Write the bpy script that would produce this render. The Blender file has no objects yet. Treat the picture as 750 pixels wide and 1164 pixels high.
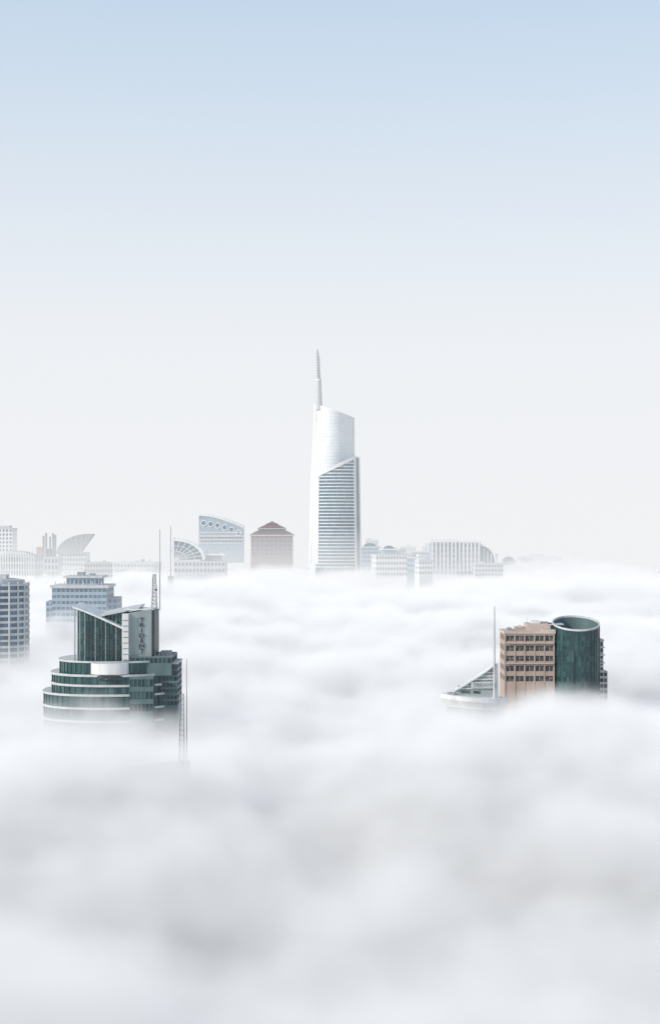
import bpy, math, random
from mathutils import Vector
random.seed(4)
S=bpy.context.scene
F=1600.0; VH=600.0; GZ=-60.0; CH=50.0
# ---------------------------------------------------------------- camera
cam=bpy.data.cameras.new("camera"); co=bpy.data.objects.new("camera",cam); S.collection.objects.link(co)
co.location=(0,0,CH); co.rotation_euler=(math.pi/2,0,0)
cam.sensor_fit='HORIZONTAL'; cam.sensor_width=36; cam.lens=36*F/750; cam.shift_y=(VH-582)/750.0; cam.clip_end=60000
S.camera=co
S.view_settings.view_transform='Standard'; S.view_settings.look='None'; S.view_settings.exposure=0
# ---------------------------------------------------------------- node helper
class G:
    def __init__(s,nt): s.nt=nt; nt.nodes.clear()
    def n(s,t,**k):
        q=s.nt.nodes.new(t)
        for a,b in k.items(): setattr(q,a,b)
        return q
    def l(s,a,b): s.nt.links.new(a,b)
    def m(s,op,a,b=None,c=None):
        q=s.n('ShaderNodeMath',operation=op)
        for i,x in enumerate((a,b,c)):
            if x is None: continue
            if isinstance(x,(int,float)): q.inputs[i].default_value=x
            else: s.l(x,q.inputs[i])
        return q.outputs[0]
    def mr(s,x,a,b,c,d,smooth=False):
        q=s.n('ShaderNodeMapRange')
        if smooth: q.interpolation_type='SMOOTHSTEP'
        for i,v in enumerate((a,b,c,d)): q.inputs[i+1].default_value=v
        s.l(x,q.inputs[0]); return q.outputs[0]
    def vm(s,op,a,b):
        q=s.n('ShaderNodeVectorMath',operation=op); s.l(a,q.inputs[0]); q.inputs[1].default_value=b; return q.outputs[0]
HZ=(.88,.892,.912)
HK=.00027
# ---------------------------------------------------------------- sky
w=bpy.data.worlds.new("World"); S.world=w; w.use_nodes=True
g=G(w.node_tree)
sk=g.n('ShaderNodeTexSky'); sk.sky_type='NISHITA'; sk.sun_disc=False
sk.sun_elevation=math.radians(28); sk.sun_rotation=math.radians(-122); sk.dust_density=1.0; sk.ozone_density=2.0
tc=g.n('ShaderNodeTexCoord'); sp=g.n('ShaderNodeSeparateXYZ'); g.l(tc.outputs['Generated'],sp.inputs[0])
cr=g.n('ShaderNodeValToRGB'); e=cr.color_ramp.elements
e[0].position=0; e[0].color=(*HZ,1); e[1].position=1; e[1].color=(.60,.80,1.0,1)
for p,c in ((.13,(.865,.885,.915,1)),(.24,(.77,.835,.905,1)),(.35,(.645,.775,.905,1))):
    q=e.new(p); q.color=c
g.l(sp.outputs[2],cr.inputs[0])
sc=g.n('ShaderNodeMix',data_type='RGBA',blend_type='MULTIPLY'); sc.inputs[0].default_value=1
g.l(cr.outputs[0],sc.inputs[6]); sc.inputs[7].default_value=(1/.15,)*3+(1,)
sc.clamp_result=False
fr=g.n('ShaderNodeValToRGB'); e=fr.color_ramp.elements
e[0].position=0; e[0].color=(1,1,1,1); e[1].position=1; e[1].color=(.25,)*3+(1,)
for p,v in ((.06,.998),(.16,.95),(.35,.80)):
    q=e.new(p); q.color=(v,v,v,1)
g.l(sp.outputs[2],fr.inputs[0])
mx=g.n('ShaderNodeMix',data_type='RGBA'); g.l(fr.outputs[0],mx.inputs[0]); g.l(sk.outputs[0],mx.inputs[6]); g.l(sc.outputs[2],mx.inputs[7])
bg=g.n('ShaderNodeBackground'); bg.inputs[1].default_value=.15; g.l(mx.outputs[2],bg.inputs[0])
ow=g.n('ShaderNodeOutputWorld'); g.l(bg.outputs[0],ow.inputs[0])
# ---------------------------------------------------------------- sun
sd=bpy.data.lights.new("sun",'SUN'); so=bpy.data.objects.new("sun",sd); S.collection.objects.link(so)
sd.energy=3.4; sd.angle=math.radians(.5); sd.color=(1,.93,.84)
el=math.radians(26); d=Vector((-.88*math.cos(el),-.47*math.cos(el),math.sin(el)))
so.rotation_euler=d.to_track_quat('Z','Y').to_euler()
# ---------------------------------------------------------------- materials
MATS={}
def mat(name,col,rough=.6,metal=0,var=.12,pane=None,col2=None,streak=False):
    if name in MATS: return MATS[name]
    m=bpy.data.materials.new(name); m.use_nodes=True; g=G(m.node_tree)
    tc=g.n('ShaderNodeTexCoord'); b=g.n('ShaderNodeBsdfPrincipled'); o=g.n('ShaderNodeOutputMaterial')
    b.inputs['Roughness'].default_value=rough; b.inputs['Metallic'].default_value=metal
    if pane:
        sn=g.n('ShaderNodeVectorMath',operation='SNAP'); g.l(tc.outputs['Object'],sn.inputs[0]); sn.inputs[1].default_value=pane
        wn=g.n('ShaderNodeTexWhiteNoise'); g.l(sn.outputs[0],wn.inputs[0]); f=wn.outputs[0]
        f=g.m('POWER',f,2.2)
    else:
        mp=g.n('ShaderNodeMapping'); mp.inputs['Scale'].default_value=(.5,.5,.08) if streak else (.25,.25,.25); g.l(tc.outputs['Object'],mp.inputs[0])
        nz=g.n('ShaderNodeTexNoise'); nz.inputs['Scale'].default_value=1; nz.inputs['Detail'].default_value=5; g.l(mp.outputs[0],nz.inputs[0]); f=g.mr(nz.outputs[0],.3,.7,0,1)
    mx=g.n('ShaderNodeMix',data_type='RGBA'); g.l(f,mx.inputs[0]); mx.inputs[6].default_value=(*col,1)
    c2=col2 or tuple(c*(1-var*2) for c in col); mx.inputs[7].default_value=(*c2,1)
    g.l(mx.outputs[2],b.inputs['Base Color'])
    if pane: g.l(g.mr(wn.outputs[0],0,1,rough*.7,rough*1.6),b.inputs['Roughness'])
    # haze over the far city, painted into surfaces as emission (depends on the place only)
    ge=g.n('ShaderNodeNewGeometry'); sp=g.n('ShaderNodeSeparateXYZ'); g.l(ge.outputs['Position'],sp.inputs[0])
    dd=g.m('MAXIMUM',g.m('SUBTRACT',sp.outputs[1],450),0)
    lowv=g.mr(sp.outputs[2],5,50,3.4,.9)  # painted haze grows stronger on low parts
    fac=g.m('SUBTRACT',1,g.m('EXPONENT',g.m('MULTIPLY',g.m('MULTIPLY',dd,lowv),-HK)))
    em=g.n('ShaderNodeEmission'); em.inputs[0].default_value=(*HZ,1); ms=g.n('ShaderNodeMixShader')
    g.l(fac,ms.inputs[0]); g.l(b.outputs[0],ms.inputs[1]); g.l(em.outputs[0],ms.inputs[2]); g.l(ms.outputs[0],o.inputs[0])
    MATS[name]=m; return m
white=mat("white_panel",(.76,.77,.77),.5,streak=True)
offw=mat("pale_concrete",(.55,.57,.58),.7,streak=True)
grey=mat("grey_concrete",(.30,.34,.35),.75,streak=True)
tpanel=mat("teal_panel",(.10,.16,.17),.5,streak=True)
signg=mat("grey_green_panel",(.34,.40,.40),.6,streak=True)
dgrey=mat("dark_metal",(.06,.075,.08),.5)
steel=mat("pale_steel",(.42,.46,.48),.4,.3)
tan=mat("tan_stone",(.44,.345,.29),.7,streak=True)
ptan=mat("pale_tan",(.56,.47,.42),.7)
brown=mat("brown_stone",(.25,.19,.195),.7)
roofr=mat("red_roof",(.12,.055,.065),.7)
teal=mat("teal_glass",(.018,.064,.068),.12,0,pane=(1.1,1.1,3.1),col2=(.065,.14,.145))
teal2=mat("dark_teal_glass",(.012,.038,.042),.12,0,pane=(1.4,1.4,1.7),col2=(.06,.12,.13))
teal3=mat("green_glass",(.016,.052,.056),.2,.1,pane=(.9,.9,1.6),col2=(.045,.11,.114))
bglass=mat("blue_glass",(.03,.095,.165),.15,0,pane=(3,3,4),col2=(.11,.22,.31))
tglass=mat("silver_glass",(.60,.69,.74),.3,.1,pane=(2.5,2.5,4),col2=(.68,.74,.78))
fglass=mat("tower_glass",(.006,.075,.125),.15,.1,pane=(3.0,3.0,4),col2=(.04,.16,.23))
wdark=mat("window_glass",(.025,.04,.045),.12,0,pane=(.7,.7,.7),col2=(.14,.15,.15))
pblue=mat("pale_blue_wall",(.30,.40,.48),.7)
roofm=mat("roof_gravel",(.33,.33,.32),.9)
# ---------------------------------------------------------------- building kit
class B:
    def __init__(s,name,label,cat,uc,d,group=None,yaw=0,du=0):
        s.uc=uc; s.d=d; s.s=d/F; s.du=du
        o=bpy.data.objects.new(name,None); S.collection.objects.link(o); o.empty_display_size=5
        o.location=((uc-375)*s.s,d,GZ); o.rotation_euler[2]=math.radians(yaw); o["label"]=label; o["category"]=cat
        if group: o["group"]=group
        s.o=o
    def P(s,u,v,y): return ((u+s.du-s.uc)*s.s, y*s.s, (CH-GZ)-(v-VH)*s.s)
    @property
    def VB(s): return VH+(CH-GZ)/s.s
    def mk(s,name,vs,fs,m,parent=None,label=None,raw=False,smooth=False):
        me=bpy.data.meshes.new(name); me.from_pydata([v if raw else s.P(*v) for v in vs],[],fs); me.materials.append(m)
        if smooth:
            for p in me.polygons: p.use_smooth=True
        o=bpy.data.objects.new(name,me); S.collection.objects.link(o); o.parent=parent or s.o
        if label: o["label"]=label
        return o
    def box(s,name,u0,u1,v0,v1,y0,y1,m,**k):
        vs=[(u,v,y) for v in(v1,v0) for y in(y0,y1) for u in(u0,u1)]
        return s.mk(name,vs,BF,m,**k)
    def prism(s,name,pts,v0,v1,m,**k):
        n=len(pts); f=v0 if callable(v0) else (lambda u,y:v0)
        vs=[(u,v1,y) for u,y in pts]+[(u,f(u,y),y) for u,y in pts]
        fs=[(i,(i+1)%n,n+(i+1)%n,n+i) for i in range(n)]+[tuple(range(n,2*n)),tuple(range(n-1,-1,-1))]
        return s.mk(name,vs,fs,m,**k)
    def prof(s,name,pts,y0,y1,m,**k):
        n=len(pts); vs=[(u,v,y0) for u,v in pts]+[(u,v,y1) for u,v in pts]
        fs=[(i,(i+1)%n,n+(i+1)%n,n+i) for i in range(n)]+[tuple(range(n-1,-1,-1)),tuple(range(n,2*n))]
        return s.mk(name,vs,fs,m,**k)
    def ring(s,name,pts,pts2,v0,v1,m,**k):
        n=len(pts); vs=[(u,v1,y) for u,y in pts]+[(u,v0,y) for u,y in pts]+[(u,v1,y) for u,y in pts2]+[(u,v0,y) for u,y in pts2]
        fs=[]
        for i in range(n):
            j=(i+1)%n; fs+=[(i,j,n+j,n+i),(2*n+i,3*n+i,3*n+j,2*n+j),(n+i,n+j,3*n+j,3*n+i),(i,2*n+i,2*n+j,j)]
        return s.mk(name,vs,fs,m,**k)
    def rod(s,name,a,b,r0,r1,m,n=8,**k):
        A=Vector(s.P(*a)); Bv=Vector(s.P(*b)); ax=(Bv-A).normalized(); q=ax.to_track_quat('Z','Y'); vs=[];
        for P,r in((A,r0),(Bv,r1)):
            for i in range(n):
                t=2*math.pi*i/n; vs.append(tuple(P+q@Vector((math.cos(t)*r,math.sin(t)*r,0))))
        fs=[(i,(i+1)%n,n+(i+1)%n,n+i) for i in range(n)]+[tuple(range(n,2*n)),tuple(range(n-1,-1,-1))]
        return s.mk(name,vs,fs,m,raw=True,**k)
    def lattice(s,name,u,y,v0,v1,wd,m,seg,r=.09,taper=.6):
        vs=[];fs=[]
        def bar(a,b,r):
            A=Vector(s.P(*a)); Bv=Vector(s.P(*b)); q=(Bv-A).normalized().to_track_quat('Z','Y'); n0=len(vs)
            for P in(A,Bv):
                for i in range(4):
                    t=math.pi/2*i; vs.append(tuple(P+q@Vector((math.cos(t)*r,math.sin(t)*r,0))))
            for i in range(4): fs.append((n0+i,n0+(i+1)%4,n0+4+(i+1)%4,n0+4+i))
        def c(k,t):
            h=wd/2*(1-(1-taper)*t); dx,dy=((-h,-h),(h,-h),(h,h),(-h,h))[k%4]; return (u+dx,v1+(v0-v1)*t,y+dy)
        for k in range(4): bar(c(k,0),c(k,1),r)
        for i in range(seg):
            t0=i/seg;t1=(i+1)/seg
            for k in range(4):
                bar(c(k,t0),c(k+1,t1),r*.6); bar(c(k,t1),c(k+1,t1),r*.6)
        return s.mk(name,vs,fs,m,raw=True)
    def facades(s,u0,u1,v0,vB,y0,dep,nx,nz,m,gm,wf=.6,hf=.55,nxs=None,rec=.5,base=None,sides='LR',wn='window',top=.5):
        """walls with real window openings; v0 top, vB bottom of window zone"""
        base=base or s.VB; nxs=nxs or max(1,int(nx*dep/(u1-u0)))
        vs=[];fs=[]; wins=[]
        def quad(p): n0=len(vs); vs.extend(p); fs.append((n0,n0+1,n0+2,n0+3))
        H=(vB-v0)
        zs=[]
        for j in range(nz):
            c=v0+H*(j+top)/nz; h=H/nz*hf; zs.append((c-h/2,c+h/2))
        def side(T,L,n):
            xs=[]
            for i in range(n):
                c=L*(i+.5)/n; ww=L/n*wf; xs.append((c-ww/2,c+ww/2))
            gx=[0]+[q for x in xs for q in x]+[L]; gz=[v0]+[q for z in zs for q in z]+[base]
            for i in range(len(gx)-1):
                for j in range(len(gz)-1):
                    a0,a1,b0,b1=gx[i],gx[i+1],gz[j],gz[j+1]
                    if i%2==1 and j%2==1:
                        quad([T(a0,b0,0),T(a0,b1,0),T(a0,b1,rec),T(a0,b0,rec)]); quad([T(a1,b0,0),T(a1,b1,0),T(a1,b1,rec),T(a1,b0,rec)])
                        quad([T(a0,b0,0),T(a1,b0,0),T(a1,b0,rec),T(a0,b0,rec)]); quad([T(a0,b1,0),T(a1,b1,0),T(a1,b1,rec),T(a0,b1,rec)])
                        wins.append((T,a0,a1,b0,b1))
                    else: quad([T(a0,b0,0),T(a0,b1,0),T(a1,b1,0),T(a1,b0,0)])
        side(lambda a,b,c:(u0+a,b,y0+c),u1-u0,nx)
        if 'L' in sides: side(lambda a,b,c:(u0+c,b,y0+dep-a),dep,nxs)
        if 'R' in sides: side(lambda a,b,c:(u1-c,b,y0+a),dep,nxs)
        if 'L' not in sides: quad([(u0,v0,y0),(u0,base,y0),(u0,base,y0+dep),(u0,v0,y0+dep)])
        if 'R' not in sides: quad([(u1,v0,y0),(u1,base,y0),(u1,base,y0+dep),(u1,v0,y0+dep)])
        quad([(u0,v0,y0+dep),(u0,base,y0+dep),(u1,base,y0+dep),(u1,v0,y0+dep)])
        s.mk("wall",vs,fs,m)
        s.box("roof",u0+.4,u1-.4,v0+.8,v0+1.6,y0+.4,y0+dep-.4,roofm)
        for T,a0,a1,b0,b1 in wins:
            r=rec*.95
            v=[T(a0,b0,r),T(a0,b1,r),T(a1,b1,r),T(a1,b0,r)]
            s.mk(wn,v,[(0,1,2,3)],gm)
    def tiers(s,pts,vt,vb,n,band,m,gm,proud=1.0,cx=None,cy=None,gname="glazing",bname="floor_band",skip=()):
        cx=cx if cx is not None else sum(p[0] for p in pts)/len(pts); cy=cy if cy is not None else sum(p[1] for p in pts)/len(pts)
        s.prism(gname,pts,vt,vb,gm)
        def off(o):
            r=[]
            for u,y in pts:
                L=math.hypot(u-cx,y-cy); k=(L+o)/L; r.append((cx+(u-cx)*k,cy+(y-cy)*k))
            return r
        for i in range(n):
            if i in skip: continue
            v=vt+(vb-vt)*i/n
            s.ring(bname,off(proud),off(-.3),v-.02,v+band,m)
BF=[(0,2,3,1),(4,5,7,6),(0,1,5,4),(2,6,7,3),(0,4,6,2),(1,3,7,5)]
def ell(cx,cy,rx,ry,n=40,a0=0,a1=360,p=2.0):
    r=[]
    full=(a1-a0)>=360
    for i in range(n if full else n+1):
        t=math.radians(a0+(a1-a0)*i/n); c,s_=math.cos(t),math.sin(t)
        r.append((cx+rx*math.copysign(abs(c)**(2/p),c),cy+ry*math.copysign(abs(s_)**(2/p),s_)))
    return r
# ================================================================ central tower
T=B("skyscraper","tall white tapering tower with slanted crown, spire and banded glass","skyscraper",381,1600)
VBt=T.VB
def xl(v): return 351.0+6.6*max(0,min(1,(640-v)/183))**1.7
def xr(v): return 402.6+1.2*max(0,(v-474)/170)
def vt(t): return 457.5+16.5*t**.9
def up(t,v,o=0):
    a,b=xl(v),xr(v); x=a+(b-a)*t; k=2*t-1; return (x+o*k, v, 22-18*(1-k*k)-o)
N=24
vs=[];fs=[]; R=26
for i in range(N+1):
    t=i/N
    for j in range(R+1): v=vt(t)+(VBt-vt(t))*(j/R)**1.3; vs.append(up(t,v))
for i in range(N):
    for j in range(R): a=i*(R+1)+j; fs.append((a,a+1,a+R+2,a+R+1))
n0=len(vs)
for i in range(N+1):
    t=i/N; x=up(t,vt(t))[0]; vs.append((x,vt(t),24)); vs.append((up(t,VBt)[0],VBt,24))
for i in range(N): fs.append((n0+2*i,n0+2*i+1,n0+2*i+3,n0+2*i+2)); fs.append((i*(R+1),(i+1)*(R+1),n0+2*i+2,n0+2*i))
fs.append((0,n0,n0+1,R)); fs.append((N*(R+1),N*(R+1)+R,n0+2*N+1,n0+2*N))
T.mk("glazing",vs,fs,tglass,label="silver louvred upper facade",smooth=False)
def strip(Bd,name,fn,t0,t1,v0,v1,o,m,n=N,dep=.9):
    vs=[];fs=[]
    for i in range(n+1):
        t=t0+(t1-t0)*i/n
        va=v0(t) if callable(v0) else v0; vb=v1(t) if callable(v1) else v1
        vs+= [fn(t,va,o),fn(t,vb,o),fn(t,va,o-dep),fn(t,vb,o-dep)]
    for i in range(n):
        a=4*i; fs+=[(a,a+1,a+5,a+4),(a,a+4,a+6,a+2),(a+1,a+3,a+7,a+5)]
    fs+=[(0,2,3,1),(4*n,4*n+1,4*n+3,4*n+2)]
    return Bd.mk(name,vs,fs,m)
v=463
while v<645:
    t1=1.0 if v>474.5 else max(.05,((v-457.5)/16.5)**(1/.9)-.02)
    strip(T,"floor_band",up,0,t1,v,v+2.3,.25,white,dep=.5)
    v+=3.8
strip(T,"crown_rim",up,0,1,lambda t:vt(t)-.8,lambda t:vt(t)+1.6,.7,white)
strip(T,"corner_pier",up,0,.05,lambda t:vt(t),640,.9,white,n=4)
strip(T,"corner_pier",up,.965,1.0,lambda t:vt(t),522,.6,white,n=4)
def lt(t): return 540.5-21*t
def lo(t,v,o=0):
    a=360.0-(v-540)*.012; b=404.5+(v-520)*.012; x=a+(b-a)*t; k=2*t-1
    return (x, v, 2-9*(1-(k*.85)**2)-o)
vs=[];fs=[]
for i in range(N+1):
    t=i/N; vs+=[lo(t,lt(t)),lo(t,VBt)]
for i in range(N): fs.append((2*i,2*i+1,2*i+3,2*i+2))
n0=len(vs)
for i in range(N+1):
    t=i/N; x=lo(t,lt(t)); vs.append((x[0],lt(t),14))
for i in range(N): fs.append((2*i,2*i+2,n0+i+1,n0+i))
fs+= [(0,n0,1)]
T.mk("glazing",vs,fs,fglass,label="blue-green banded lower facade")
v=526
while v<645:
    t0=max(0,(540.5-v)/21+.05)
    if t0<.95: strip(T,"floor_band",lo,t0,1,v,v+1.2,.3,white,dep=.5)
    v+=3.8
strip(T,"diagonal_frame",lo,0,1,lambda t:lt(t)-2.2,lambda t:lt(t)+2.0,1.2,white)
strip(T,"corner_pier",lo,.0,.06,lambda t:lt(t),640,.9,white,n=4)
strip(T,"corner_pier",lo,.94,1.0,lambda t:lt(t),VBt,1.0,white,n=4)
T.mk("side_glazing",[(404.6,519.5,0),(407.8,520,6),(409.5,521,22),(404.5,519.5,22),(406,VBt,0),(410,VBt,6),(412.5,VBt,22),(406,VBt,22)],[(0,4,5,1),(1,5,6,2),(0,1,2,3)],fglass)
T.mk("corner_pier",[(407.6,519.4,5.2),(408.4,519.4,6.4),(410.9,VBt,6.4),(410.1,VBt,5.2),(407.8,519.4,7),(410.2,VBt,7)],[(0,3,2,1),(1,2,5,4)],white)
T.box("parapet",403.6,409.8,518.6,520.4,-.5,22,white)
T.rod("spire",(362.3,464,16),(361.8,430,16),4.1,3.0,offw,12)
T.rod("spire",(361.8,430,16),(360.8,402,16),2.0,1.5,grey,10)
T.rod("spire_tip",(360.8,402,16),(360.6,394.5,16),1.3,.5,grey,8)
for i in range(9):
    v=428-i*3.1; T.rod("spire_ring",(361.7-.03*i,v,16),(361.7-.03*i,v-1.3,16),2.7-.1*i,2.7-.1*i,offw,10)
T.rod("spire_ring",(361.8,431,16),(361.8,429,16),3.6,3.6,white,12)
# ================================================================ near glass tower with lettering
D=B("glass_tower","dark green glass tower, white bands and winged roof, above fog","tower",128,373,du=-4)
VB=D.VB
for cx,rx,ry,va,vb,nb,bd in ((121,78,60,790,880,6,2.4),(125,72.5,56,768,791,2,2.5),(127.5,66,52,753,769,1,2.0)):
    D.tiers(ell(cx,62,rx,ry,56,p=2.3),va,vb,nb,bd,offw,teal,proud=1.7,cx=cx,cy=62)
    for i in range(26):
        t=math.radians(186+i*7); c,s_=math.cos(t),math.sin(t); p=2/2.3
        u=cx+(rx+.25)*math.copysign(abs(c)**p,c); y=62+(ry+.25)*math.copysign(abs(s_)**p,s_)
        D.rod("mullion",(u,va+3,y),(u,min(vb,850),y),.09,.09,dgrey,4)
D.prism("balcony",ell(127,14,22,13,20,180,360)+[(149,22),(105,22)],755,767.5,white,label="white curved projecting balcony")
D.ring("balcony_rail",ell(127,14,22.4,13.4,28),ell(127,14,21.8,12.8,28),753.2,754,steel)
D.prism("balcony_opening",ell(127,12.5,17,12.5,16,200,340),769,773,wdark)
D.facades(177,203,757,806,24,48,6,7,tpanel,teal2,wf=.78,hf=.62,nxs=8,rec=.8,sides='R')
D.box("parapet",176.4,203.6,755.4,757.4,23,73,offw)
D.facades(151,197,748,757.5,18,60,9,1,tpanel,teal2,wf=.8,hf=.6,nxs=8,rec=.8,base=770)
D.facades(151,178,770,812,2.5,30,6,3,tpanel,teal2,wf=.82,hf=.6,nxs=3,rec=.8,sides='R')
D.box("roof_plant",181,193,744.5,748.5,40,60,grey)
D.box("roof_plant",150,158,744.8,748.2,30,50,grey)
for i in range(5): D.rod("guard_rail_post",(178+i*4.6,748,20),(178+i*4.6,744.6,20),.06,.06,steel,4)
pts=[(85,40),(86.5,33),(90,29),(96,27),(141,27),(141,75),(85,75)]
def top1(u,y): return 694+ (u-84)*.40-(y-27)*.06
D.prism("glazing",pts,top1,754,teal3,label="dark green glass hall under sloping roof")
for i in range(12):
    u=96+i*4; D.rod("mullion",(u,top1(u,27),26.7),(u,753,26.7),.13,.13,dgrey if i%3 else steel,4)
for u,y in((85,40),(86.5,33),(90,29),(85,50),(85,60)): D.rod("mullion",(u,top1(u,y),y),(u,753,y),.16,.16,steel,4)
for v in (722,729,736,741,746): D.box("transom",95,141,v,v+.6,26.3,27.1,dgrey)
def wing(name,prof,th,y0,y1,m,n=14):
    vs=[];fs=[]
    for i in range(n+1):
        u,v=prof(i/n)
        vs+=[(u,v,y0),(u,v-2.0,y1),(u,v+th,y0),(u,v+th-2.0,y1)]
    for i in range(n):
        a=4*i; fs+=[(a,a+4,a+5,a+1),(a+2,a+3,a+7,a+6),(a,a+2,a+6,a+4),(a+1,a+5,a+7,a+3)]
    fs+=[(0,1,3,2),(4*n,4*n+2,4*n+3,4*n+1)]
    return D.mk(name,vs,fs,m)
wing("wing_roof",lambda t:(82+60*t,690.5+25.5*t**1.12),2.2,23,76,white)
wing("wing_roof",lambda t:(112+46*t,702-9.5*t**.8),2.0,30,80,offw)
D.prism("glazing",[(116,36),(141,34),(141,74),(116,74)],lambda u,y:703-(u-116)*.2,722,teal3)
for i in range(6):
    u=117+i*4.6; D.rod("mullion",(u,702.5-(u-116)*.2,34.8),(u,716,34.8),.12,.12,steel,4)
D.rod("roof_strut",(84,692,27),(84,753,27),.22,.22,steel,8)
def wtop(u,y): return 699.5-(u-141)*.17
D.prism("sign_wall",[(141,20),(173,27),(174,31),(174,70),(141,70)],wtop,768,signg,label="grey-green wall carrying vertical lettering")
D.box("sign_wall_cap",140,147.5,699,766,17.8,24,white)
for i in range(9):
    v=706+i*6.5; D.box("louvre",141,149.5,v,v+.9,17.3,20,grey)
D.prism("wall_edge",[(173.2,26.6),(176,29),(176,72),(173.2,72)],lambda u,y:696,VB-200,dgrey)
D.box("sign_wall_coping",140.5,174.5,694.2,695.4,28,71,white)
def text(Bd,body,u,v,y,hpx,m,rot,name="lettering",stack=False,lead=None,xs=1):
    items=[(c,i) for i,c in enumerate(body)] if stack else [(body,0)]
    vs=[];fs=[]
    for c,i in items:
        cu=bpy.data.curves.new("letters",'FONT'); cu.body=c; cu.size=1; cu.extrude=.05; cu.align_x='CENTER'; cu.offset=.012
        ob=bpy.data.objects.new("letters",cu); S.collection.objects.link(ob)
        bpy.context.view_layer.update(); dg=bpy.context.evaluated_depsgraph_get()
        me=bpy.data.meshes.new_from_object(ob.evaluated_get(dg)); n0=len(vs)
        k=hpx/.72*Bd.s
        ox,oy,oz=Bd.P(u,v+(i*lead if stack else 0),y); cr_,sr=math.cos(rot),math.sin(rot)
        for q in me.vertices:
            X=q.co.x*k*xs; Z=q.co.y*k; Y=-q.co.z*k
            vs.append((ox+X*cr_-Y*sr,oy+X*sr+Y*cr_,oz+Z))
        fs+= [tuple(n0+a for a in p.vertices) for p in me.polygons]
        bpy.data.objects.remove(ob); bpy.data.curves.remove(cu); bpy.data.meshes.remove(me)
    return Bd.mk(name,vs,fs,m,raw=True)
text(D,"TRIDENT",162,708.5,24.1,4.9,dgrey,math.atan2(7,32),stack=True,lead=6.0,xs=1.3)
D.lattice("aerial",172,60,655,694,6,steel,9,r=.12,taper=.5)
D.rod("aerial",(178,697,64),(178,602,64),.15,.09,steel,6)
D.rod("aerial",(169,694,64),(169,660,64),.09,.05,steel,6)
for v in(668,672,684): D.box("aerial_panel",173.4,175.4,v,v+6,57,58,offw)
# ================================================================ submerged rooftop with lattice mast
Mh=B("rooftop_building","dark flat rooftop with tall lattice mast sunk in the fog","building",165,305)
Mh.prism("wall",[(118,0),(206,-16),(212,40),(124,56)],lambda u,y:882-(u-118)*.12,Mh.VB,grey)
Mh.prism("parapet",[(150,2),(206,-10),(208,20),(152,30)],lambda u,y:876-(u-150)*.14,884,grey)
Mh.lattice("aerial",206,6,790,872,6,grey,14,r=.07,taper=.7)
Mh.rod("aerial",(211.5,872,6),(211.5,750,6),.12,.07,grey,6)
Mh.rod("aerial",(203,872,10),(203,800,10),.08,.05,grey,6)
# ================================================================ tan block with glass cylinder
C=B("office_building","tan stone office block joined to dark green glass cylinder","building",630,432,du=2.5)
C.facades(573,630,721,779,14,46,5,5,tan,wdark,wf=.84,hf=.54,nxs=4,rec=1.8,base=C.VB,sides='LR')
for i in range(6):
    u=573.1+i*11.26; C.box("pilaster",u-.6,u+.6,721,C.VB,13.4,15,tan)
for i in range(5):
    for j in range(5):
        C.box("window_mullion",578.7+i*11.4-.2,578.7+i*11.4+.2,723.8+j*11.6,729.8+j*11.6,15.2,15.6,ptan)
C.box("parapet",572,616,719,721.6,13,61,ptan)
C.box("parapet",616,631,717,721.6,13,61,ptan)
C.box("sun_canopy",574,629,731.5,732.6,11,14,ptan)
C.box("sun_canopy",574,629,755,756,11.6,14,ptan)
C.box("penthouse",600,629,711,721,26,54,ptan)
C.box("penthouse",588,601,715.5,721,30,50,tan)
C.box("roof_plant",606,616,707.8,711.5,32,44,white)
C.box("roof_plant",618,625,709,711.5,30,40,grey)
C.box("roof_plant",578,583,716,719.5,30,40,grey)
C.box("roof_plant",591,595,713.5,716,34,40,offw)
C.rod("aerial",(601,720,30),(601,704,30),.07,.05,steel,6)
C.box("stair_core",627,642,712,C.VB,24,50,teal2)
C.box("stair_core_cap",626,642,711,712.4,23,51,offw)
def ctop(u,y): return 709.5-(y-28)*.24
n=64; vs=[];fs=[]
cx,cy,r=656.5,26,26.8
for k in range(n):
    t=2*math.pi*k/n; u=cx+r*math.cos(t); y=cy+r*math.sin(t)
    vs+=[(u,C.VB,y),(u,ctop(u,y),y)]
for k in range(n):
    a=2*k;b=2*((k+1)%n); fs.append((a,b,b+1,a+1))
C.mk("cylinder_glazing",vs,fs,teal3)
def cring(name,prof_,m):
    vs2=[];fs2=[];q=len(prof_)
    for k in range(n):
        t=2*math.pi*k/n; c,s_=math.cos(t),math.sin(t)
        for rr,dv in prof_:
            u=cx+rr*c;y=cy+rr*s_; vs2.append((u,ctop(u,y)+dv,y))
    for k in range(n):
        for j in range(q-1): a=q*k+j;b=q*((k+1)%n)+j; fs2.append((a,b,b+1,a+1))
    C.mk(name,vs2,fs2,m)
cring("cylinder_rim",((r+.35,1.3),(r+.35,-.6),(r-1.0,-.6),(r-1.0,1.3)),offw)
cring("cylinder_lining",((r-.8,.4),(r-.8,18)),tpanel)
C.prism("cylinder_roof",ell(cx,cy,r-.9,r-.9,40),720,721,grey)
for k in range(20):
    t=math.radians(182+k*9.2); u=cx+(r+.15)*math.cos(t); y=cy+(r+.15)*math.sin(t)
    C.rod("mullion",(u,ctop(u,y)+1,y),(u,800,y),.06,.06,dgrey,4)
for v in (722,731,740,749,758,767,776,785): C.ring("floor_band",ell(cx,cy,r+.3,r+.3,56),ell(cx,cy,r-.3,r-.3,56),v,v+.5,dgrey)
C.facades(678,689,731,790,30,34,3,8,offw,teal2,wf=.8,hf=.6,nxs=6,rec=.8,base=C.VB,sides='R')
C.box("parapet",677,689.6,729.5,731.5,29,65,offw)
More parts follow.
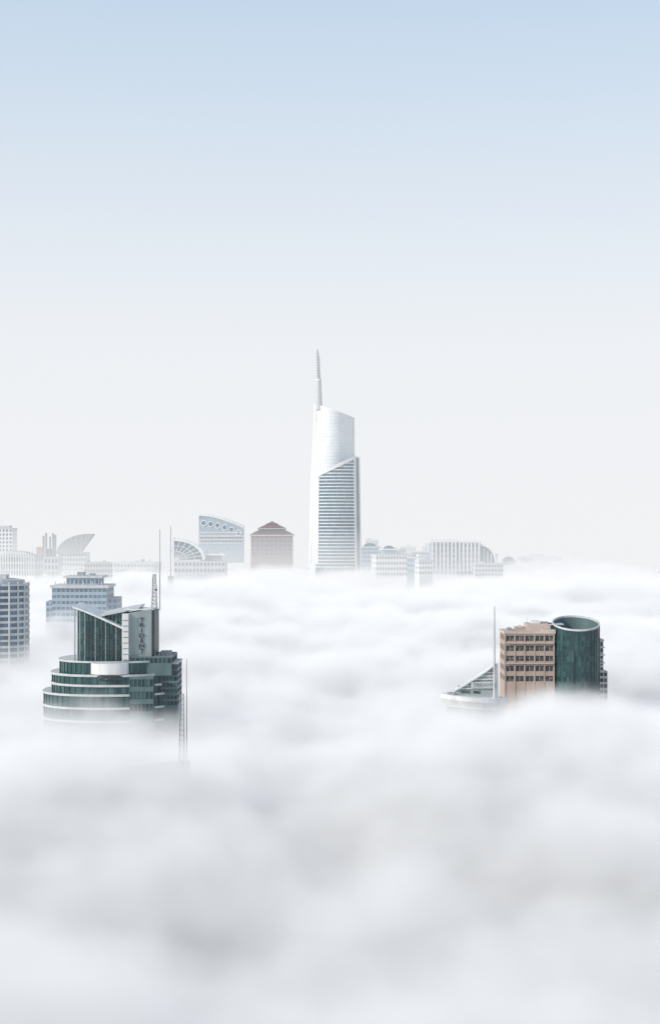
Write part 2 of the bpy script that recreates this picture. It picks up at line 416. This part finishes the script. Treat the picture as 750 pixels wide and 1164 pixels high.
C.facades(684,693,766,800,26,36,2,5,offw,teal2,wf=.8,hf=.6,nxs=6,rec=.8,base=C.VB,sides='R')
for i in range(5): C.box("balcony",677.5,690.5,738+i*9,739.2+i*9,27.5,40,white)
# ================================================================ hull-roofed pavilion with mast
H=B("rooftop_pavilion","white stepped hull-shaped roof with lettering and tall mast","building",540,415,du=1.5)
def hull(u): return 790.5+(u-500)*.075
P0=ell(539,20,38.5,22,40,p=1.7); P1=ell(541,20,33,17,40,p=1.7)
nn=len(P0); vs=[(u,hull(u),y) for u,y in P0]+[(u,hull(u)+5,y) for u,y in P0]+[(u,hull(u)+14,y) for u,y in P1]
fs=[(i,(i+1)%nn,nn+(i+1)%nn,nn+i) for i in range(nn)]+[(nn+i,nn+(i+1)%nn,2*nn+(i+1)%nn,2*nn+i) for i in range(nn)]+[tuple(range(nn))]
H.mk("hull_roof",vs,fs,white)
H.prism("tower_shaft",P1,lambda u,y:hull(u)+14,H.VB,grey)
def ridge(t): return (517+46*t, 786-29*t**1.15)
H.prof("gable_wall",[(516,793)]+[ridge(i/10) for i in range(11)]+[(565,757),(565,797)],16.5,22,signg)
q=[ridge(i/10) for i in range(11)]
H.prof("gable_coping",[(a,b-1.0) for a,b in q]+[(a,b+1.0) for a,b in reversed(q)],13,24,white)
for i in range(1,7):
    t=i/8; a,b=ridge(t); H.box("roof_step",a,564,b+.6,b+1.7,15+i*.1,17,white)
H.box("window",524,534,787,790,15.9,16.6,wdark)
H.box("window",538,546,787.5,790.5,15.9,16.6,wdark)
H.box("fin_wall",563.5,566.5,756,797,12,25,white)
H.box("sign_panel",535,563.2,777,783.6,13.3,14.2,offw)
text(H,"TRIDENT",549.2,782.0,13.1,3.9,grey,0,xs=1.05)
H.rod("mast",(561.5,796,11),(561.5,690,11),.38,.24,offw,8)
H.box("roof_plant",521,528,782,787,18,24,grey)
H.box("sign_box",508,516,788.5,791.5,12,16,grey)
# ================================================================ left edge rounded apartment tower
L=B("apartment_tower","curved apartment tower with white balconies and blue glass","tower",-5,552)
P0=ell(-10,30,35,30,40,p=2.3)
L.tiers(P0,664,770,15,2.6,offw,bglass,proud=1.6,cx=-10,cy=30)
L.prism("core",ell(-10,30,30,26,24),700,L.VB,grey)
L.prism("roof_crown",ell(-10,30,31,26,30,p=2.3),lambda u,y:658+(u+8)*.08,664,offw)
for i in range(6):
    t=math.radians(262+i*19); c,s_=math.cos(t),math.sin(t); p=2/2.3
    u=-10+36.6*math.copysign(abs(c)**p,c); y=30+31.5*math.copysign(abs(s_)**p,s_)
    L.rod("balcony_pier",(u,662,y),(u,770,y),.35,.35,offw,6)
L.box("roof_plant",-12,2,654,660,20,36,offw)
# ================================================================ hazy setback block
Hb=B("setback_building","grey-blue setback block with roof slabs fading into fog","building",92,700)
Hb.facades(59,121,668,716,0,55,12,7,pblue,bglass,wf=.8,hf=.5,nxs=8,rec=.6)
Hb.box("roof_slab",57,123,665.5,668.5,-2,57,offw)
Hb.facades(74,111,657,666,8,36,8,1,pblue,bglass,wf=.7,hf=.5,rec=.6,base=667)
Hb.box("roof_slab",71,115,655,657.3,6,46,offw)
Hb.facades(51,60,684,716,6,36,2,5,pblue,bglass,wf=.6,hf=.5,rec=.6,sides='L')
Hb.facades(121,132,680,716,8,36,2,5,pblue,bglass,wf=.6,hf=.5,rec=.6,sides='R')
Hb.box("roof_plant",84,92,651,655,20,30,grey); Hb.box("roof_plant",98,104,652.5,655,20,28,grey)
for i in range(6): Hb.box("roof_frame",62+i*10.5,63+i*10.5,661,666,2,3,offw)
# ================================================================ far skyline
GR="distant high-rise tops above the fog"
def gear(b,u0,u1,v,n,y=8):
    for i in range(n):
        u=u0+(u1-u0)*(i+random.random()*.7)/n; wd=1.5+random.random()*3; h=1+random.random()*2.6
        b.box("roof_plant",u,u+wd,v-h,v+.3,y+random.random()*6,y+9+random.random()*5,random.choice((offw,grey,white)))
    if random.random()<.6:
        u=random.uniform(u0,u1); b.rod("aerial",(u,v,y+4),(u,v-random.uniform(5,10),y+4),.2,.1,steel,5)
def far(label,u0,u1,v0,vB,d,nx,nz,m,gm=bglass,dep=24,yaw=0,g=2,wf=.6,hf=.5,cat="building",name="distant_building"):
    b=B(name,label,cat,(u0+u1)/2,d,GR,yaw)
    b.facades(u0,u1,v0,vB,0,dep,nx,nz,m,gm,wf=wf,hf=hf,rec=.5,nxs=max(2,min(6,int(nx*dep/(u1-u0)))))
    b.box("parapet",u0-.5,u1+.5,v0-.8,v0+.6,-.5,dep+.5,offw)
    gear(b,u0+1,u1-4,v0-.4,g); return b
b=far("white-blue tower with gridded windows",-6,14,601,632,1900,5,7,white,wf=.55,hf=.6,g=1)
b.box("roof_crown",0,10,597.5,601,4,16,offw)
b=far("low white block with vertical slats",-4,40,632,656,1500,14,3,white,dep=30,wf=.5,hf=.7,g=4,yaw=-8)
for i in range(15): b.box("fin",-3+i*3,-2.2+i*3,628,652,-1.6,-.6,white)
b.prof("canopy",[(2,630),(8,626),(26,627.5),(40,633),(40,634.5),(8,630),(2,632)],2,22,offw)
b=far("pale building crowned by tall vertical columns",38,66,634,656,1650,7,3,offw,g=1,hf=.6)
for u,v in((47.5,609),(50.5,606),(55,610),(58.5,606),(61,608)): b.box("column_fin",u,u+1.5,v,635,4,8,grey)
b.box("roof_plant",40,47,622,634,6,16,tan); b.box("roof_plant",51,60,624,634,9,16,pblue)
b=B("sail_roof_building","building with grey curved sail-shaped glass roof","building",84,1800,GR)
pr=[(64,630)]+[(64+36*(1-math.cos(math.radians(a))),630-23*math.sin(math.radians(a))) for a in range(8,91,8)]+[(105,607),(105,608.5),(101,614),(95,622),(90,630)]
b.prof("sail_roof",pr,0,16,grey); b.facades(66,98,628,650,2,24,10,4,offw,bglass,hf=.55)
for i in range(7):
    a=math.radians(15+i*11); b.rod("rib",(64+36*(1-math.cos(a)),630-23*math.sin(a),-.4),(74+i*3,630,-.4),.3,.3,offw,5)
b=far("low pale residential block",96,128,640,658,1500,10,3,offw,g=3,yaw=14)
b=far("low pale residential block",128,176,640,658,1750,12,3,offw,g=5,dep=30,yaw=-10)
b=B("aerial_mast","slim steel aerial mast standing above the fog","mast",194,1300)
b.rod("pole",(194,660,0),(194,598,0),.6,.35,grey,6); b.rod("stay_arm",(192.5,626,0),(195.5,626,0),.3,.3,grey,5); b.box("pole_base",191,197,655,b.VB,-3,3,grey)
b=B("sail_roof_building","building with white latticed quarter-arc sail roof","building",226,1450,GR)
arc=[(196.5,611.5)]+[(196.5+37*math.sin(math.radians(a)),636-24.5*math.cos(math.radians(a))) for a in range(12,91,9)]
b.prof("sail_frame",arc+[(232,637.5)]+[(196.5+33.5*math.sin(math.radians(a)),636-21.5*math.cos(math.radians(a))) for a in range(90,0,-9)]+[(196.5,614.5)],-1,8,white)
b.prof("sail_glazing",[(197,615)]+[(197+33*math.sin(math.radians(a)),636-21*math.cos(math.radians(a))) for a in range(9,91,9)]+[(197,637)],1,6,fglass)
b.box("sail_post",195.6,198,611,645,-1.5,9,white)
for k in range(1,7):
    a=math.radians(k*13); b.rod("rib",(197,637,-.4),(197+34*math.sin(a),636-22*math.cos(a),-.4),.35,.35,white,5)
for k in(.45,.72):
    q=[(197+34*k*math.sin(math.radians(a)),636-22*k*math.cos(math.radians(a)),-.5) for a in range(0,91,15)]
    for i in range(6): b.rod("rib",q[i],q[i+1],.3,.3,white,5)
b.facades(198,256,638,652,-2,34,14,2,offw,bglass,hf=.55); b.box("upper_storey",228,250,631,638,4,20,grey); b.box("roof_slab",226,256,629.5,631.5,2,24,white)
gear(b,232,252,629.5,3)
b=B("arched_crown_building","pale building with curved crown of round arches","building",250,1700,GR)
def ct(u): return 585+ (max(0,(u-228))/47)**1.7*13
pr=[(226,640)]+[(226,586.5)]+[(228+i*3.9,ct(228+i*3.9)) for i in range(13)]+[(276,600),(276,640)]
b.prof("crown_wall",pr,0,22,pblue)
b.prof("crown_rim",[(225.5,586.5)]+[(227+i*4.05,ct(227+i*4.05)-.9) for i in range(13)]+[(276.5,600),(276.5,602)]+[(227+i*4.05,ct(227+i*4.05)+1.6) for i in range(12,-1,-1)]+[(225.5,588.5)],-1.2,23,white)
for i in range(6):
    u=231.5+i*7.9; v=ct(u)+9.5; n_=18; R=3.5
    rv=[];rf=[]
    for k in range(n_):
        a=2*math.pi*k/n_
        for rr,yy in((R,-.9),(R*.72,-.9),(R*.72,.1),(R,.1)): rv.append((u+rr*math.cos(a),v+rr*math.sin(a),yy))
    for k in range(n_):
        for q in range(4): rf.append((4*k+q,4*k+(q+1)%4,4*((k+1)%n_)+(q+1)%4,4*((k+1)%n_)+q))
    fr_=b.mk("arch_window",rv,rf,white)
    b.mk("arch_glass",[(u+R*.74*math.cos(2*math.pi*k/n_),v+R*.74*math.sin(2*math.pi*k/n_),-.3) for k in range(n_)],[tuple(range(n_))],bglass,parent=fr_)
for j in range(4):
    b.box("floor_band",225.6,276.4,604.5+j*4,606.2+j*4,-.7,22.5,offw)
for i in range(12): b.box("window",228+i*4,230.6+i*4,610.6,612.3,-.35,.3,bglass); b.box("window",228+i*4,230.6+i*4,614.6,616.3,-.35,.3,bglass)
# brown stepped roof building
b=B("pyramid_roof_building","brown stone building with stepped dark red hipped roofs","building",308,1650,GR)
b.facades(285,332,608,632,0,36,9,5,brown,bglass,wf=.5,hf=.5,rec=.7)
b.facades(293,324,600,605,6,24,7,1,brown,bglass,wf=.5,hf=.5,base=606)
def pyr(b,u0,u1,v0,v1,y0,y1,m,k=.12):
    um=(u0+u1)/2; ym=(y0+y1)/2; w=(u1-u0)*k
    b.mk("pyramid_roof",[(u0,v1,y0),(u1,v1,y0),(u1,v1,y1),(u0,v1,y1),(um-w,v0,ym-w),(um+w,v0,ym-w),(um+w,v0,ym+w),(um-w,v0,ym+w)],[(0,1,5,4),(1,2,6,5),(2,3,7,6),(3,0,4,7),(4,5,6,7),(0,3,2,1)],m)
pyr(b,283,334,603.5,608.3,-1,37,roofr,.33); pyr(b,292,325,595.5,600.8,3,33,roofr,.16); pyr(b,301,316,592.8,596,10,26,roofr,.06)
b.box("roof_eave",283,334,608,609,-1.2,37,offw); b.box("roof_eave",292,325,600.6,601.3,3,33,offw)
b.rod("finial",(308.5,594,18),(308.5,590.5,18),.3,.1,dgrey,5)
# right group
b=far("low blue-grey block with glass top",411,433,622,640,1550,7,4,pblue,g=3)
b.prof("dome_roof",[(413,622),(414,619.5),(417,617.8),(422,617.4),(426,618.5),(429,622)],2,14,fglass)
b=far("long low white block behind the fog",427,470,631,656,1500,13,4,white,g=5,dep=30,yaw=9)
b.box("upper_storey",436,452,625,631,6,18,pblue); b.box("roof_slab",434,455,623.8,625.3,4,20,white)
b.prof("dome_roof",[(438,625),(439,622.2),(442,620.4),(446,620.4),(449,622.2),(450,625)],8,16,fglass)
b=far("pale stepped apartment block",468,492,627,652,1750,7,5,pblue,g=2,yaw=-12)
b.box("upper_storey",472,480,621,627,4,14,white); b.box("upper_storey",482,488,618,627,7,14,offw)
b=far("white block with tall vertical fins",490,546,617,654,1600,12,6,pblue,g=0,dep=30,wf=.7)
for i in range(13): b.box("fin",490.5+i*4.4,492+i*4.4,613.5-(i%3==0)*1.2+(2.5 if i in(1,2,10) else 0),650,-2.6,-.6,white)
b.box("roof_slab",489,520,613.2,614.8,-3,20,white); b.box("roof_slab",522,547,615.2,616.6,-3,20,white)
for u in (497,508,519): b.box("recess",u,u+5,617,642,-.5,.3,fglass)
b.prof("quarter_arc",[(546,640),(546,620)]+[(546+17*math.sin(math.radians(a)),640-20*math.cos(math.radians(a))) for a in range(10,91,10)],2,10,fglass)
b.prof("quarter_arc_rim",[(546,618.5)]+[(546+18.5*math.sin(math.radians(a)),640-21.5*math.cos(math.radians(a))) for a in range(10,91,10)]+[(546+16.5*math.sin(math.radians(a)),640-19.5*math.cos(math.radians(a))) for a in range(90,9,-10)]+[(546,620.5)],-.5,12,white)
for u in(550,554,558): b.box("quarter_arc_mullion",u,u+.8,622+(u-546)*.6,640,1,2,white)
b=far("low terrace block beneath the arc",540,572,641,656,1500,9,3,offw,g=2)
b=B("arc_roof_building","small building with rounded quarter-circle end","building",580,1800,GR)
b.prof("arc_roof",[(572,650),(572,634),(575,632.5),(580,632.5),(584,635),(587,640),(587.5,650)],0,14,fglass); b.box("wall",571,589,644,b.VB,-1,20,offw)
b.prof("arc_rim",[(571,634),(575,631.3),(581,631.3),(585.5,634.5),(588.5,640),(588.5,643),(587,643),(586.6,640),(584,635.5),(580,633),(575,633),(571.5,635.6)],-1,15,white)
b=far("thin flat-roofed slab above the fog",594,637,635,652,2000,12,3,pblue,g=4,dep=30)
b.box("roof_slab",592,640,633.2,635,-2,32,offw); b.box("upper_storey",603,618,630.5,633.5,4,16,offw)
far("faint slab block in the haze",640,668,641,656,2300,8,3,pblue,g=2)
far("faint pale tower in the haze",456,474,622,650,2400,5,5,pblue,g=1)
far("faint pale tower in the haze",416,430,614,650,2400,4,5,pblue,g=1)
far("small white stepped block with sunlit side",448,462,625,650,1620,4,5,white,g=2,yaw=22,dep=16)
far("blue-grey slab with gridded windows",462,476,634,652,1450,4,3,pblue,g=2,yaw=-18,dep=16)
far("small white stepped block with sunlit side",476,492,637,654,1420,5,3,white,g=2,yaw=16,dep=16)
far("blue-grey slab with gridded windows",551,566,630,650,1900,4,4,pblue,g=2,yaw=15,dep=16)
# ================================================================ fog
MA=33
def height(g,pos,bumps,fb):
    """fog-top height as nodes (same nodes in shader and geometry trees)"""
    def noise(scale,det,off,ys=1,ro=.55):
        p=g.vm('ADD',g.vm('MULTIPLY',pos,(scale,scale*ys,0)),(off,off*1.7,0))
        q=g.n('ShaderNodeTexNoise'); q.inputs['Scale'].default_value=1; q.inputs['Detail'].default_value=det; q.inputs['Roughness'].default_value=ro; g.l(p,q.inputs['Vector']); return q.outputs[0]
    sep=g.n('ShaderNodeSeparateXYZ'); g.l(pos,sep.inputs[0])
    h=g.m('MULTIPLY_ADD',noise(1/130,0,3.1),30,-15+fb)
    h=g.m('ADD',h,g.m('MULTIPLY_ADD',noise(1/44,3,1.7,.85,.6),MA,-MA/2))
    for x,y,rx,ry,a in bumps:
        dx=g.m('MULTIPLY',g.m('ADD',sep.outputs[0],-x),1/rx); dy=g.m('MULTIPLY',g.m('ADD',sep.outputs[1],-y),1/ry)
        q=g.m('ADD',g.m('MULTIPLY',dx,dx),g.m('MULTIPLY',dy,dy))
        h=g.m('ADD',h,g.m('MULTIPLY',g.m('EXPONENT',g.m('MULTIPLY',q,-1)),a))
    return h
def fogmat(name,rate,peak,bumps,soft,fb,DA,far=False):
    m=bpy.data.materials.new(name); m.use_nodes=True; g=G(m.node_tree)
    tc=g.n('ShaderNodeTexCoord'); pos=tc.outputs['Object']; sep=g.n('ShaderNodeSeparateXYZ'); g.l(pos,sep.inputs[0])
    h=height(g,pos,bumps,fb)
    q=g.n('ShaderNodeTexNoise'); q.inputs['Scale'].default_value=1; q.inputs['Detail'].default_value=2.5; q.inputs['Roughness'].default_value=.65
    sc3=1/15 if not far else 1/30
    g.l(g.vm('MULTIPLY',pos,(sc3*.8,sc3,sc3*1.5)),q.inputs['Vector'])
    h=g.m('ADD',h,g.m('MULTIPLY_ADD',q.outputs[0],DA*2,-DA))
    t=g.m('SUBTRACT',h,sep.outputs[2])
    dens=g.mr(t,-1.5,soft,0,peak,True)
    gl=g.mr(t,0,19,.45,.06) if not far else g.mr(t,0,19,.42,.10)  # added glow stands in for repeated scattering, dimmer with depth
    scn=g.n('ShaderNodeVolumeScatter'); scn.inputs['Color'].default_value=(1,1,1,1)
    em=g.n('ShaderNodeEmission')
    add=g.n('ShaderNodeAddShader'); o=g.n('ShaderNodeOutputMaterial')
    EC=(.975,.98,1.0,1)
    if not far:
        g.l(dens,scn.inputs['Density']); em.inputs[0].default_value=EC; g.l(g.m('MULTIPLY',dens,gl),em.inputs[1])
        g.l(scn.outputs[0],add.inputs[0]); g.l(em.outputs[0],add.inputs[1]); g.l(add.outputs[0],o.inputs['Volume'])
    else:
        a=g.mr(sep.outputs[1],800,1900,1,0,True)
        ia=g.m('SUBTRACT',1,a)
        g.l(g.m('MULTIPLY',dens,a),scn.inputs['Density'])
        ab=g.n('ShaderNodeVolumeAbsorption'); ab.inputs[0].default_value=(0,0,0,1); g.l(g.m('MULTIPLY',dens,ia),ab.inputs['Density'])
        em.inputs[0].default_value=EC; g.l(g.m('MULTIPLY',g.m('MULTIPLY',dens,a),gl),em.inputs[1])
        e2=g.n('ShaderNodeEmission'); e2.inputs[0].default_value=(*HZ,1); g.l(g.m('MULTIPLY',dens,ia),e2.inputs[1])  # distant haze painted as fog emission, replacing scattered light
        a2=g.n('ShaderNodeAddShader'); a3=g.n('ShaderNodeAddShader')
        g.l(scn.outputs[0],add.inputs[0]); g.l(em.outputs[0],add.inputs[1]); g.l(ab.outputs[0],a2.inputs[0]); g.l(e2.outputs[0],a2.inputs[1])
        g.l(add.outputs[0],a3.inputs[0]); g.l(a2.outputs[0],a3.inputs[1]); g.l(a3.outputs[0],o.inputs['Volume'])
    m.cycles.volume_step_rate=rate
    return m
def fogmesh(name,x0,x1,ys,nx,bumps,zb,pad,fb):
    """closed hull whose top follows the fog height"""
    ny=len(ys); xs=[x0+(x1-x0)*i/(nx-1) for i in range(nx)]
    me=bpy.data.meshes.new("grid"); me.from_pydata([(x,y,0) for y in ys for x in xs],[],[(j*nx+i,j*nx+i+1,(j+1)*nx+i+1,(j+1)*nx+i) for j in range(ny-1) for i in range(nx-1)])
    ob=bpy.data.objects.new("grid",me); S.collection.objects.link(ob)
    gt=bpy.data.node_groups.new("fog_height",'GeometryNodeTree')
    gt.interface.new_socket("Geometry",in_out='INPUT',socket_type='NodeSocketGeometry'); gt.interface.new_socket("Geometry",in_out='OUTPUT',socket_type='NodeSocketGeometry')
    g=G(gt); gi=g.n('NodeGroupInput'); go=g.n('NodeGroupOutput'); ps=g.n('GeometryNodeInputPosition'); st=g.n('GeometryNodeSetPosition'); cb=g.n('ShaderNodeCombineXYZ')
    g.l(height(g,ps.outputs[0],bumps,fb),cb.inputs[2]); g.l(cb.outputs[0],st.inputs['Offset']); g.l(gi.outputs[0],st.inputs['Geometry']); g.l(st.outputs[0],go.inputs[0])
    md=ob.modifiers.new("h",'NODES'); md.node_group=gt
    bpy.context.view_layer.update(); ev=ob.evaluated_get(bpy.context.evaluated_depsgraph_get()); hs=[v.co.z for v in ev.to_mesh().vertices]; ev.to_mesh_clear()
    bpy.data.objects.remove(ob); bpy.data.node_groups.remove(gt)
    n=nx*ny; vs=[(x,y,max(zb+2,hs[j*nx+i]+pad)) for j,y in enumerate(ys) for i,x in enumerate(xs)]+[(x,y,zb) for y in ys for x in xs]
    fs=[(j*nx+i,j*nx+i+1,(j+1)*nx+i+1,(j+1)*nx+i) for j in range(ny-1) for i in range(nx-1)]
    fs+=[tuple(n+q for q in reversed(f)) for f in fs]
    for i in range(nx-1): fs.append((i,n+i,n+i+1,i+1)); a=(ny-1)*nx+i; fs.append((a+1,n+a+1,n+a,a))
    for j in range(ny-1): a=j*nx; fs.append((a+nx,n+a+nx,n+a,a)); a=j*nx+nx-1; fs.append((a,n+a,n+a+nx,a+nx))
    m=bpy.data.meshes.new(name); m.from_pydata(vs,[],fs); o=bpy.data.objects.new(name,m); S.collection.objects.link(o); o["kind"]="structure"; return o
NB=[];FBm=[]
def bump(L,u,d,ru,ry,amp): L.append(((u-375)*d/F,d,ru*d/F,ry,amp))
bump(NB,340,300,90,40,-7); bump(NB,125,348,75,24,5); bump(NB,535,385,45,28,-6); bump(NB,95,640,55,30,9); bump(NB,650,405,50,22,4)
bump(FBm,150,1300,36,120,20); bump(FBm,40,1150,50,90,10); bump(FBm,312,1450,34,130,15); bump(FBm,600,1700,60,200,7); bump(FBm,250,1550,30,80,7); bump(FBm,385,1480,34,80,6); bump(FBm,690,1500,60,200,12)
ysn=[86+ (900-86)*(i/130)**1.4 for i in range(131)]
o=fogmesh("fog",-280,280,ysn,100,NB,-32,3.9,3.0); o.data.materials.append(fogmat("fog_near",0.15,.09,NB,13,3.0,7))
ysf=[900.01+(3600-900)*(i/90)**1.3 for i in range(91)]
o=fogmesh("fog",-1300,1300,ysf,130,FBm,-32,2.6,-.5); o.data.materials.append(fogmat("fog_far",0.18,.045,FBm,18,-.5,5,True))
def box(name,x0,x1,y0,y1,z0,z1):
    v=[(x,y,z) for z in(z0,z1) for y in(y0,y1) for x in(x0,x1)]
    m=bpy.data.meshes.new(name); m.from_pydata(v,[],BF); o=bpy.data.objects.new(name,m); S.collection.objects.link(o); return o
o=box("fog",-9000,9000,3600.1,16000,-40,-4); o["kind"]="structure"
m=bpy.data.materials.new("fog_horizon"); m.use_nodes=True; g=G(m.node_tree)
ab=g.n('ShaderNodeVolumeAbsorption'); ab.inputs[0].default_value=(0,0,0,1); ab.inputs[1].default_value=.02
em=g.n('ShaderNodeEmission'); em.inputs[0].default_value=(*HZ,1); em.inputs[1].default_value=.02  # horizon haze painted as emission, matching the sky's low edge
add=g.n('ShaderNodeAddShader'); g.l(ab.outputs[0],add.inputs[0]); g.l(em.outputs[0],add.inputs[1]); oo=g.n('ShaderNodeOutputMaterial'); g.l(add.outputs[0],oo.inputs['Volume'])
o.data.materials.append(m)
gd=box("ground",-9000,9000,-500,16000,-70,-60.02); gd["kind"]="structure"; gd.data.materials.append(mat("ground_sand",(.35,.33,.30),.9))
